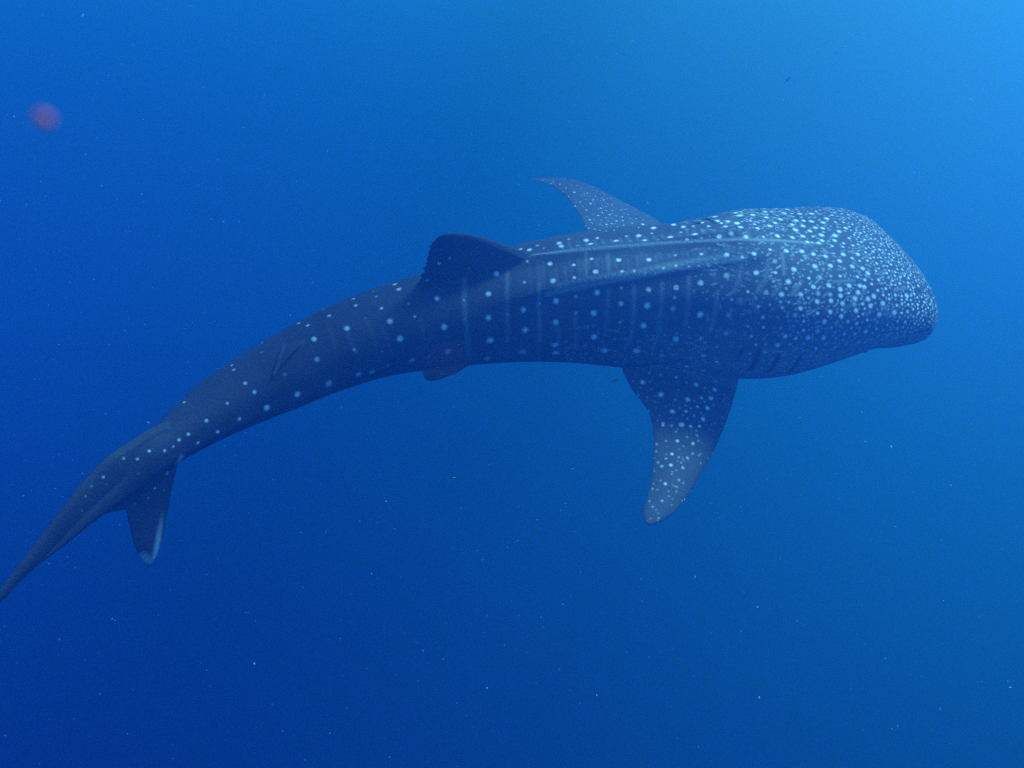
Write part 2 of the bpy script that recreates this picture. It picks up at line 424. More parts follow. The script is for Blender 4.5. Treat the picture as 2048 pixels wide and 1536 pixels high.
# pale spots: x y z radius (mm), strength (percent)
SPOTS = [(250,5513,-2894,14,100),(405,5486,-2889,13,100),(524,5535,-2869,13,100),(700,5507,-2864,14,100),(895,5494,-2855,14,100),(1070,5519,-2836,12,55),
(1237,5504,-2819,13,100),(404,5388,-2929,12,100),(544,5420,-2903,15,100),(715,5413,-2897,13,100),(794,5412,-2893,10,100),(985,5423,-2879,11,100),
(1065,5433,-2867,12,100),(1149,5426,-2869,9,100),(1212,5428,-2865,8,100),(267,5374,-2944,15,100),(81,5377,-2957,13,55),(101,5530,-2886,9,100),
(-102,5451,-2936,15,100),(-152,5313,-3008,15,100),(-311,5269,-3029,11,55),(-482,5262,-3012,14,100),(-661,5210,-3021,9,55),(-619,5143,-3077,9,100),
(-436,5148,-3159,17,100),(-152,5225,-3135,16,100),(-29,5249,-3123,10,55),(74,5271,-3101,15,100),(179,5294,-3070,9,55),(286,5308,-3057,16,100),
(415,5324,-3035,12,55),(553,5338,-3012,15,100),(711,5351,-2985,12,55),(886,5339,-2991,14,100),(1064,5338,-2976,14,100),(1220,5345,-2945,16,100),
(416,5280,-3133,12,55),(535,5279,-3134,17,100),(708,5295,-3070,14,100),(877,5280,-3076,18,100),(1052,5296,-3025,13,55),(1043,5258,-3087,15,55),
(1216,5219,-3108,17,100),(287,5263,-3194,17,100),(86,5242,-3239,18,100),(-143,5205,-3296,20,100),(-305,5194,-3128,12,25),(706,5257,-3188,13,55),
(859,5241,-3204,17,100),(977,5226,-3221,8,25),(542,5264,-3309,18,100),(286,5274,-3376,17,100),(295,5299,-3455,18,100),(73,5270,-3426,21,55),(-28,5228,-3307,10,25),
(-167,5247,-3467,21,55),(-418,5142,-3341,19,55),(-647,5066,-3360,17,55),(-538,5105,-3349,9,25),(619,5279,-3422,20,100),(831,5254,-3410,20,100),
(1074,5208,-3287,17,100),(1151,5204,-3192,9,55),(1287,5178,-3194,9,55),(740,5247,-3271,9,25),(1258,5175,-3294,13,55),(1000,5240,-3439,14,55),
(1173,5197,-3369,10,55),(403,5351,-3546,13,55),(701,5325,-3547,13,55),(1117,5246,-3511,13,55),(1266,5186,-3405,14,100),(1174,5244,-3528,14,100),
(1290,5240,-3559,15,100),(318,5726,-2851,15,100),(330,5690,-2855,14,100),(500,5737,-2834,15,100),(526,5679,-2833,14,100),(576,5754,-2826,12,100),
(697,5697,-2819,15,100),(772,5756,-2813,12,55),(854,5753,-2809,15,100),(883,5665,-2798,15,100),(944,5773,-2801,11,55),(1055,5688,-2787,16,100),
(1213,5681,-2763,16,100),(1158,5635,-2778,13,100),(968,5656,-2791,8,55),(789,5669,-2806,8,55),(437,5675,-2842,9,55),(384,5764,-2840,11,55),(213,5684,-2867,9,55),
(172,5725,-2868,13,55),(59,5706,-2885,13,100),(117,5682,-2878,14,100),(963,5837,-2791,15,100),(1323,5785,-2755,13,100),(1252,5630,-2766,10,55),
(-399,5374,-2781,12,55),(-469,5366,-2815,12,100),(-550,5366,-2938,13,55),(609,5677,-2824,8,25),(-280,5410,-2872,12,25),(851,5277,-3563,10,25),
(-768,5411,-2991,14,100),(-733,5338,-2987,14,100),(-1023,5275,-3023,13,100),(-996,5189,-3022,13,100),(-873,5269,-3003,10,55),(-898,5337,-3005,10,25),
(-829,5163,-3027,12,100),(-1213,5220,-3068,11,100),(-1155,5102,-3047,13,100),(-1347,5073,-3084,13,100),(-1279,5023,-3070,13,100),(-1222,4908,-3098,14,100),
(-1031,5003,-3078,15,100),(-772,5091,-3080,15,100),(-571,5106,-3157,8,25),(-710,5047,-3183,17,100),(-984,4918,-3182,13,55),(-1196,4804,-3179,14,55),
(-823,4985,-3238,10,25),(-796,5000,-3356,13,25),(-893,4949,-3374,16,55),(-970,4898,-3355,16,55),(-1140,4786,-3349,19,55),(-1373,4679,-3206,13,25),
(-1312,4665,-3343,16,100),(-1552,4927,-3138,11,55),(-1530,4806,-3130,10,25),(-1694,4714,-3163,10,100),(-1669,4665,-3162,10,100),(-1585,4569,-3194,12,100),
(-1531,4542,-3239,13,100),(-1473,4541,-3354,16,100),(-1667,4436,-3244,10,100),(-1611,4427,-3351,13,100),(-1717,4326,-3369,12,100),(-1764,4316,-3281,12,100),
(-1844,4218,-3302,11,100),(-1884,4170,-3306,11,100),(-1807,4231,-3376,10,100),(-1908,4128,-3321,7,100),(-1942,4085,-3316,10,100),(-1909,4418,-3223,10,100),
(-1987,4135,-3522,12,55),(-925,5084,-3053,9,25),(-2009,4046,-3287,9,100),(-2064,3999,-3305,9,100),(-2118,3961,-3269,10,55),(-2195,3844,-3302,9,100),
(-2241,3785,-3314,9,25),(-2266,3742,-3348,7,55),(-2040,4050,-3564,8,100),(-2070,4006,-3596,7,55),(-2124,3948,-3589,7,25),(-2009,4088,-3613,8,25),
(-2059,3952,-3369,6,25),(-2286,3703,-3413,7,25),(-2188,3839,-3349,7,25),(1802,6214,-2820,15,100),(1895,6232,-2830,15,100),(1966,6206,-2823,15,100),
(2034,6216,-2827,14,55),(1771,6069,-2780,14,100),(1820,6079,-2785,13,100),(1907,6075,-2793,16,100),(1964,6082,-2799,12,100),(2023,6092,-2805,16,100),
(2111,6108,-2811,16,100),(2160,6168,-2820,12,100),(2199,6205,-2828,10,100),(1665,5984,-2763,16,100),(1706,6030,-2770,12,55),(1751,5946,-2765,15,100),
(1767,5999,-2771,11,55),(1847,5940,-2776,16,100),(1842,6009,-2779,13,55),(1961,5954,-2791,16,100),(2017,5964,-2798,14,100),(2073,5968,-2805,16,100),
(2155,5966,-2813,16,100),(2199,6037,-2815,16,100),(2258,6107,-2823,13,100),(2296,6175,-2833,13,100),(2249,5993,-2822,12,100),(2334,6096,-2834,12,55),
(2312,6010,-2831,12,100),(2350,6172,-2841,11,55),(2397,6175,-2849,12,100),(1715,5871,-2757,13,55),(1670,5837,-2752,11,55),(1637,5801,-2748,12,100),
(1793,5869,-2769,15,100),(1740,5808,-2763,16,100),(1643,5741,-2749,14,100),(1915,5879,-2786,14,100),(1990,5880,-2797,16,100),(1922,5809,-2793,17,100),
(2024,5822,-2807,15,100),(2078,5880,-2810,15,100),(2130,5883,-2816,14,100),(2097,5792,-2822,17,100),(2197,5807,-2834,17,100),(2241,5867,-2831,15,100),
(2304,5926,-2835,14,100),(1993,5799,-2805,11,55),(2122,5833,-2820,12,55),(1957,5741,-2807,15,100),(2031,5758,-2816,12,100),(1768,5685,-2777,16,100),
(1663,5643,-2763,12,100),(1876,5704,-2798,14,100),(1973,5680,-2819,14,100),(2006,5685,-2824,9,100),(2054,5689,-2831,14,100),(2085,5725,-2830,14,100),
(2132,5729,-2837,12,55),(2178,5746,-2841,14,100),(2236,5728,-2852,13,100),(2143,5678,-2848,12,100),(2219,5686,-2858,12,100),(2293,5799,-2849,13,100),
(1574,5485,-2806,14,100),(1688,5534,-2802,13,100),(1800,5547,-2817,15,100),(1910,5569,-2832,16,100),(1986,5559,-2848,14,100),(2071,5560,-2864,14,100),
(2136,5601,-2864,12,55),(2203,5607,-2874,15,100),(1706,5448,-2841,15,55),(1576,5370,-2884,15,100),(1698,5369,-2882,13,100),(1825,5402,-2877,16,100),
(1892,5484,-2854,12,55),(1946,5512,-2854,11,25),(1826,5481,-2844,11,25),(1975,5454,-2881,16,100),(2086,5482,-2892,15,100),(2163,5540,-2888,14,100),
(2180,5480,-2913,12,55),(1894,5416,-2882,11,25),(1763,5437,-2853,9,25),(1752,5371,-2885,9,25),(2035,5503,-2875,11,25),(2288,5883,-2837,11,55),
(2253,6219,-2834,10,25),(2169,6103,-2814,10,55),(1984,6139,-2809,10,55),(2033,6152,-2814,12,55),(1956,6020,-2792,12,55),(2016,6025,-2799,12,55),
(2072,6029,-2805,12,55),(2111,6032,-2808,10,55),(1916,6016,-2788,11,25),(1833,5797,-2779,11,55),(1876,5840,-2783,9,25),(1637,5908,-2752,12,55),
(1618,5850,-2745,12,100),(1684,6115,-2787,11,100),(2067,6087,-2807,9,55),(2175,5885,-2821,8,25),(2197,5928,-2820,9,55),(2245,5925,-2826,11,55),
(2337,5956,-2839,11,100),(2068,5839,-2812,8,25),(1924,5694,-2808,8,25),(2352,6215,-2846,8,55),(2379,6089,-2842,10,55),(2255,6049,-2821,10,25),
(2308,6246,-2845,10,100),(2361,6297,-2862,8,100),(1870,6064,-2787,8,25),(1678,5313,-2916,13,55),(1776,5316,-2919,16,100),(1918,5356,-2916,13,100),
(1994,5379,-2920,14,55),(2073,5401,-2925,13,55),(2140,5416,-2933,13,100),(1850,5313,-2930,11,55),(1756,5275,-2947,11,55),(1940,5306,-2952,14,100),
(1886,5281,-2959,11,55),(2048,5335,-2957,15,100),(2125,5328,-2982,15,100),(2191,5363,-2975,15,100),(1626,5254,-2965,15,55),(1723,5243,-2972,15,100),
(1849,5251,-2977,14,100),(1899,5240,-2996,12,55),(1967,5274,-2982,14,55),(2049,5283,-2995,14,55),(2121,5291,-3009,14,100),(2180,5318,-3004,11,100),
(1714,5209,-3007,13,55),(1769,5209,-3009,12,55),(1836,5213,-3012,14,25),(1957,5231,-3018,14,100),(2052,5252,-3025,14,100),(2100,5263,-3028,9,55),
(2131,5255,-3046,14,100),(1575,5197,-3036,13,100),(1647,5198,-3024,9,55),(1726,5185,-3036,13,55),(1843,5188,-3043,14,100),(2170,5280,-3034,9,55),
(1967,5205,-3050,11,25),(2033,5223,-3049,11,25),(2070,5230,-3054,11,25),(2126,5228,-3077,11,100),(2044,5203,-3078,14,100),(1957,5183,-3077,13,100),
(1604,5159,-3092,13,100),(2121,5202,-3112,14,100),(1759,5155,-3083,11,55),(1808,5160,-3079,14,55),(1860,5163,-3081,11,55),(1703,5149,-3095,12,25),
(1865,5146,-3113,12,100),(2005,5163,-3128,14,100),(2169,5197,-3147,13,100),(1610,5134,-3151,11,100),(1718,5124,-3151,11,55),(1868,5124,-3169,13,100),
(1965,5135,-3181,15,55),(2056,5158,-3169,13,55),(2119,5173,-3171,13,55),(2030,5144,-3194,11,25),(2087,5156,-3202,11,55),(2155,5170,-3225,13,100),
(1541,5128,-3216,12,100),(1638,5118,-3198,9,55),(1621,5115,-3226,9,55),(1753,5109,-3206,14,100),(1824,5109,-3220,13,100),(1904,5116,-3218,14,100),
(2012,5133,-3230,14,100),(2099,5152,-3246,13,55),(2151,5165,-3267,11,55),(1578,5117,-3274,11,100),(1636,5110,-3268,11,55),(1715,5104,-3269,14,100),
(1791,5103,-3259,13,55),(1879,5109,-3261,12,55),(2034,5135,-3279,12,55),(2185,5176,-3306,12,55),(1839,5105,-3294,13,55),(1973,5123,-3306,13,100),
(2109,5156,-3318,11,100),(1557,5235,-2992,14,25),(1576,5272,-2954,11,25),(2008,5313,-2963,11,25),(2005,5345,-2941,9,25),(2098,5184,-3134,12,25),
(2050,5182,-3114,9,25),(1691,5224,-2991,11,25),(2004,5237,-3025,11,25),(1902,5216,-3022,9,25),(1905,5129,-3168,8,55),(2080,5202,-3094,9,25),(1675,5181,-3045,9,25),
(2262,5436,-2950,13,100),(2311,5426,-2967,13,100),(2355,5409,-2988,12,100),(2413,5452,-2981,13,100),(2268,5379,-2984,14,100),(2298,5378,-2993,14,100),
(2392,5379,-3019,12,100),(2455,5407,-3022,12,100),(2451,5487,-2977,10,55),(2489,5491,-2988,9,55),(2363,5442,-2972,9,55),(2547,5530,-2993,11,100),
(2588,5536,-3007,11,100),(2629,5567,-3013,10,100),(2683,5598,-3027,10,100),(2659,5562,-3029,11,100),(2519,5483,-3004,10,100),(2572,5483,-3025,12,100),
(2504,5450,-3015,11,100),(2534,5458,-3023,9,100),(2643,5518,-3039,12,100),(2608,5508,-3028,9,55),(2456,5447,-2999,9,55),(2488,5424,-3024,9,55),
(2637,5488,-3051,10,100),(2727,5538,-3074,12,100),(2674,5495,-3065,10,100),(2649,5471,-3065,9,100),(2248,5335,-3010,15,100),(2319,5352,-3017,10,55),
(2221,5297,-3034,16,100),(2266,5305,-3041,10,55),(2315,5316,-3046,15,100),(2358,5339,-3040,15,100),(2428,5362,-3044,11,100),(2472,5378,-3050,10,100),
(2521,5391,-3060,13,100),(2569,5401,-3074,11,100),(2608,5418,-3079,14,100),(2644,5430,-3087,10,100),(2673,5452,-3088,12,100),(2694,5440,-3107,10,100),
(2732,5462,-3116,9,100),(2762,5485,-3118,9,100),(2215,5268,-3061,14,55),(2274,5284,-3065,13,100),(2329,5286,-3083,15,100),(2363,5306,-3073,10,55),
(2420,5319,-3082,15,100),(2470,5353,-3070,12,100),(2518,5366,-3079,10,55),(2565,5378,-3090,10,100),(2604,5393,-3095,10,100),(2636,5401,-3104,10,100),
(2524,5338,-3108,13,100),(2564,5357,-3108,12,100),(2612,5368,-3120,11,100),(2645,5382,-3124,10,100),(2689,5396,-3136,12,100),(2748,5436,-3140,12,100),
(2816,5484,-3155,12,100),(2226,5245,-3093,15,100),(2288,5267,-3090,11,100),(2323,5259,-3117,11,55),(2276,5244,-3118,11,100),(2242,5229,-3126,10,100),
(2393,5268,-3138,15,100),(2412,5292,-3110,11,55),(2461,5305,-3117,9,55),(2504,5303,-3142,15,100),(2559,5316,-3152,12,100),(2603,5333,-3153,13,100),
(2646,5356,-3148,10,100),(2686,5375,-3153,9,100),(2692,5360,-3172,9,100),(2727,5380,-3177,9,100),(2751,5398,-3173,8,100),(2722,5399,-3156,8,100),
(2474,5283,-3159,11,55),(2543,5297,-3174,11,55),(2607,5312,-3183,11,55),(2648,5326,-3186,9,100),(2629,5326,-3175,8,55),(2681,5347,-3180,8,100),
(2308,5234,-3156,13,100),(2236,5208,-3167,13,100),(2383,5246,-3181,13,55),(2458,5259,-3211,12,100),(2531,5282,-3198,11,100),(2587,5292,-3210,13,100),
(2660,5307,-3231,11,100),(2728,5343,-3226,10,100),(2691,5316,-3244,8,100),(2500,5269,-3215,9,55),(2259,5204,-3200,13,55),(2331,5226,-3198,11,55),
(2199,5189,-3191,10,100),(2385,5236,-3227,13,100),(2434,5248,-3244,12,55),(2487,5261,-3246,10,55),(2536,5270,-3244,13,100),(2577,5280,-3241,10,100),
(2612,5286,-3250,8,100),(2640,5293,-3253,9,100),(2309,5213,-3233,14,100),(2231,5190,-3237,13,100),(2363,5228,-3253,10,55),(2414,5244,-3282,12,55),
(2478,5260,-3293,14,55),(2543,5269,-3279,11,55),(2598,5280,-3273,10,100),(2637,5288,-3284,10,100),(2368,5233,-3306,13,55),(2456,5262,-3328,10,55),
(2546,5274,-3320,10,100),(2595,5279,-3303,10,100),(2274,5204,-3312,14,55),(2329,5223,-3321,12,55),(2430,5267,-3364,11,55),(2388,5258,-3376,10,55),
(2509,5298,-3396,9,55),(2228,5192,-3325,9,55),(2773,5415,-3171,9,100),(2812,5430,-3187,9,100),(2794,5445,-3162,9,100),(2849,5473,-3193,9,100),
(2811,5397,-3221,8,100),(2777,5357,-3246,8,100),(2861,5454,-3228,9,100),(2767,5461,-3134,8,100),(2840,5520,-3156,8,100),(2873,5527,-3195,8,100),
(2720,5358,-3197,8,100),(2753,5382,-3189,7,100),(2708,5342,-3210,7,100),(2802,5379,-3236,7,100),(2742,5337,-3253,7,100),(2774,5344,-3276,7,100),
(2715,5320,-3269,7,100),(2686,5305,-3279,8,100),(2734,5413,-3151,7,100),(2706,5422,-3127,7,100),(2663,5377,-3138,7,100),(2586,5371,-3105,7,100),
(2488,5333,-3097,8,55),(2461,5321,-3098,8,25),(2374,6001,-2843,11,100),(2464,6103,-2861,11,100),(2460,6004,-2863,11,100),(2558,6223,-2902,10,100),
(2566,6122,-2899,8,100),(2513,6091,-2877,8,100),(2610,6099,-2918,10,100),(2544,5998,-2892,11,100),(2404,5902,-2859,11,100),(2440,5927,-2865,9,100),
(2344,5853,-2851,10,100),(2485,5917,-2879,9,100),(2413,5823,-2872,11,100),(2467,5858,-2882,10,100),(2504,5873,-2891,9,100),(2562,5914,-2907,11,100),
(2609,5943,-2925,10,100),(2374,5780,-2869,12,100),(2298,5719,-2864,13,100),(2342,5742,-2868,11,100),(2460,5803,-2888,9,55),(2534,5829,-2908,13,100),
(2391,5717,-2885,10,100),(2455,5758,-2895,11,100),(2415,5739,-2887,8,100),(2497,5747,-2909,13,100),(2436,5701,-2901,13,100),(2552,5773,-2924,9,100),
(2593,5832,-2932,9,100),(2637,5846,-2950,9,100),(2375,5671,-2891,12,100),(2310,5634,-2886,14,100),(2259,5585,-2890,13,100),(2396,5622,-2910,10,100),
(2426,5640,-2913,10,100),(2480,5659,-2925,11,100),(2519,5676,-2933,9,100),(2564,5735,-2937,11,100),(2602,5769,-2946,10,100),(2590,5713,-2953,9,100),
(2366,5590,-2911,12,100),(2308,5573,-2904,11,100),(2432,5587,-2931,12,100),(2475,5623,-2934,9,100),(2569,5679,-2952,11,100),(2545,5624,-2958,12,100),
(2622,5685,-2973,11,100),(2242,5511,-2913,14,100),(2314,5511,-2927,14,100),(2408,5565,-2931,8,55),(2435,5545,-2947,9,100),(2410,5518,-2949,11,100),
(2508,5593,-2954,9,100),(2513,5558,-2969,10,100),(2562,5566,-2984,11,100),(2586,5603,-2982,10,100),(2628,5620,-2994,11,100),(2344,5481,-2948,14,100),
(2282,5474,-2936,8,55),(2488,5528,-2971,12,100),(2641,5590,-3010,9,100),(2696,5622,-3027,9,100),(2508,5719,-2919,7,100),(2456,5649,-2920,7,100),
(2337,5604,-2900,7,100),(2591,5890,-2923,8,100),(2668,5977,-2952,8,100),(2675,5932,-2959,8,100),(2649,5814,-2960,7,100),(2662,5784,-2971,7,100),
(2658,5740,-2978,7,100),(2677,5717,-2992,7,100),(2652,5662,-2993,7,100),(2678,5651,-3009,7,100),(2717,5711,-3015,7,100),(2725,5654,-3033,7,100),
(2711,5929,-2988,7,100),(2601,5985,-2918,8,100),(2577,5993,-2907,8,100),(2649,6012,-2939,7,100),(2631,5895,-2941,7,100),(2384,5938,-2850,8,100),
(2337,5908,-2843,8,100),(2346,5804,-2859,8,100),(2491,5994,-2873,8,100),(2501,5979,-2878,7,100),(2482,6278,-2882,8,100),(2554,6159,-2895,8,100),
(2465,6174,-2864,8,100),(2516,5853,-2898,7,100),(2553,5817,-2917,7,100),(2587,5632,-2973,7,100),(2636,5672,-2983,7,100),(2723,5782,-3007,6,100),
(2766,5726,-3042,6,100),(2769,5682,-3052,6,100),(1059,6946,-3293,16,100),(1135,5750,-2782,13,55),(1101,5860,-2778,14,100),(1160,5814,-2772,14,100),
(1225,5807,-2765,13,55),(1430,5756,-2742,14,100),(1276,5717,-2757,14,25),(1365,5624,-2753,15,100),(1446,5643,-2738,15,55),(1542,5622,-2753,16,100),
(1528,5737,-2738,15,100),(1416,6034,-2799,16,100),(1388,5848,-2744,19,100),(1292,5844,-2755,13,100),(1460,5830,-2740,14,100),(1413,5810,-2743,13,100),
(1516,5803,-2741,17,100),(1572,5976,-2765,21,100),(1561,6056,-2780,15,100),(1601,6071,-2779,12,100),(1555,5829,-2741,10,55),(1395,5478,-2811,15,100),
(1493,5459,-2819,13,100),(1318,5457,-2832,13,55),(1273,5432,-2859,14,55),(861,5395,-2908,15,55),(929,5399,-2906,11,55),(1327,5527,-2802,9,25),
(1495,5534,-2788,11,25),(1325,5438,-2850,9,100),(1369,5437,-2847,9,55),(1387,5369,-2904,17,55),(1143,5373,-2932,10,25),(1352,5310,-2954,11,25),
(1511,5268,-2966,12,100),(1410,5243,-3012,12,55),(1391,5192,-3098,14,55),(1381,5158,-3213,14,55),(1338,5162,-3319,13,55),(1428,5144,-3302,9,25),
(1357,5180,-3446,13,100),(1108,5214,-3595,12,100),(1001,5224,-3582,12,55),(1431,5168,-3450,9,55),(1241,5178,-3632,15,100),(1371,5180,-3673,14,100),
(1387,5245,-3651,12,55),(1424,5249,-3602,11,55),(991,5080,-3644,16,100),(878,5171,-3606,15,100),(1112,5119,-3633,9,55),(1514,5148,-3153,9,100),
(1551,5126,-3349,11,55),(1648,5123,-3400,10,55),(1653,5144,-3477,12,55),(1693,5123,-3419,9,55),(1778,5105,-3325,10,55),(1799,5124,-3425,10,55),
(1961,5137,-3403,9,25),(1461,5232,-3014,18,25),(1641,5112,-3323,14,55),(1729,5107,-3345,10,55),(1559,5133,-3399,11,55),(1850,5113,-3364,10,55),
(1889,5111,-3318,11,55),(1950,5126,-3363,11,55),(1999,5137,-3371,10,55),(1853,5122,-3405,10,55),(1849,5132,-3442,9,25),(1925,5148,-3457,10,25),
(1793,5154,-3503,10,25),(1536,5148,-3446,11,55),(1303,5170,-3653,13,55),(1336,5105,-3691,14,100),(1267,5087,-3676,13,100),(1301,5023,-3713,14,100),
(1347,5059,-3716,11,55),(1286,5063,-3692,11,55),(1170,5056,-3667,15,100),(1214,5054,-3676,10,55),(1084,5046,-3662,11,55),(901,5069,-3652,10,25),
(929,5121,-3625,10,25),(1230,5015,-3696,12,100),(1152,5011,-3683,11,55),(1147,4969,-3699,13,100),(1057,4963,-3695,14,100),(1018,4999,-3681,10,25),
(1108,4991,-3686,11,55),(1182,4995,-3694,9,55),(1198,4946,-3716,12,55),(1123,4936,-3709,9,55),(1151,4915,-3720,10,55),(1082,4910,-3716,10,25),
(1259,4933,-3737,14,100),(949,4991,-3688,9,25),(902,4976,-3703,10,100),(987,4878,-3729,11,100),(985,4864,-3734,11,100),(1042,4861,-3733,11,55),
(1107,4868,-3733,15,100),(1167,4864,-3742,12,100),(1228,4876,-3751,13,100),(1292,4874,-3775,10,25),(1063,4814,-3750,8,55),(1133,4782,-3767,10,55),
(1204,4806,-3773,12,55),(1066,4747,-3772,13,100),(1168,4742,-3789,13,100),(992,4747,-3772,9,55),(932,4727,-3782,9,55),(1102,4713,-3787,9,25),
(1020,4650,-3801,12,100),(1119,4634,-3820,12,55),(1063,4630,-3811,9,55),(979,4616,-3810,10,55),(1005,4569,-3825,13,100),(1081,4559,-3840,12,55),
(946,4559,-3827,12,55),(926,4589,-3820,9,55),(1036,4535,-3839,10,25),(1052,4601,-3819,8,25),(955,4432,-3863,12,100),(1046,4470,-3864,10,55),(1004,4504,-3845,10,25),
(929,4455,-3856,9,25),(882,4433,-3863,7,25),(1000,4432,-3868,7,25),(901,4389,-3873,9,25),(1020,4389,-3889,10,25),(970,4384,-3879,8,25),(922,4313,-3896,10,55),
(990,4337,-3902,7,25),(860,4269,-3904,8,55),(889,4229,-3921,7,25),(838,4190,-3928,7,25),(928,5240,-3575,11,55),(1175,5184,-3616,10,55),(1266,5236,-3615,9,25),
(1214,5250,-3597,8,25),(1425,5121,-3728,9,25),(1345,4934,-3773,9,25),(833,5229,-3583,9,25),(969,5027,-3670,8,25),(1250,4975,-3717,8,55),(1035,4914,-3714,9,25),
(1172,4829,-3756,8,25),(404,7422,-3147,9,100),(506,7480,-3182,7,55),(451,7371,-3160,7,100),(422,7285,-3151,7,55),(519,7315,-3174,11,100),(584,7457,-3203,7,55),
(634,7392,-3212,8,100),(466,7188,-3158,7,100),(607,7302,-3197,7,55),(698,7360,-3229,8,100),(644,7133,-3194,12,100),(674,7261,-3212,8,100),(767,7328,-3247,8,100),
(555,7115,-3173,8,100),(509,7012,-3161,9,100),(596,6960,-3173,10,100),(723,7076,-3208,10,100),(832,7243,-3258,8,100),(685,6882,-3183,10,100),
(727,6967,-3200,8,100),(767,7052,-3217,8,100),(822,7095,-3237,8,100),(902,7182,-3272,10,100),(785,6962,-3213,11,100),(750,6866,-3195,8,100),(839,6972,-3227,8,100),
(893,6990,-3244,9,100),(954,7111,-3279,8,100),(609,6756,-3161,11,100),(782,6746,-3189,9,100),(736,6705,-3176,11,100),(828,6836,-3209,12,100),
(794,6874,-3206,7,55),(886,6884,-3229,9,100),(956,7005,-3264,7,100),(1014,7050,-3289,8,100),(962,6884,-3250,9,100),(878,6771,-3214,8,100),(684,6688,-3166,8,55),
(588,6569,-3142,7,100),(632,6557,-3146,7,100),(602,5860,-2820,6,100),(640,5838,-2814,6,100),(696,5838,-2809,6,100),(823,6690,-3192,8,100),(864,5856,-2797,6,100),
(1077,7096,-3320,6,100),(324,7377,-3123,6,100),(772,7155,-3229,6,100)]
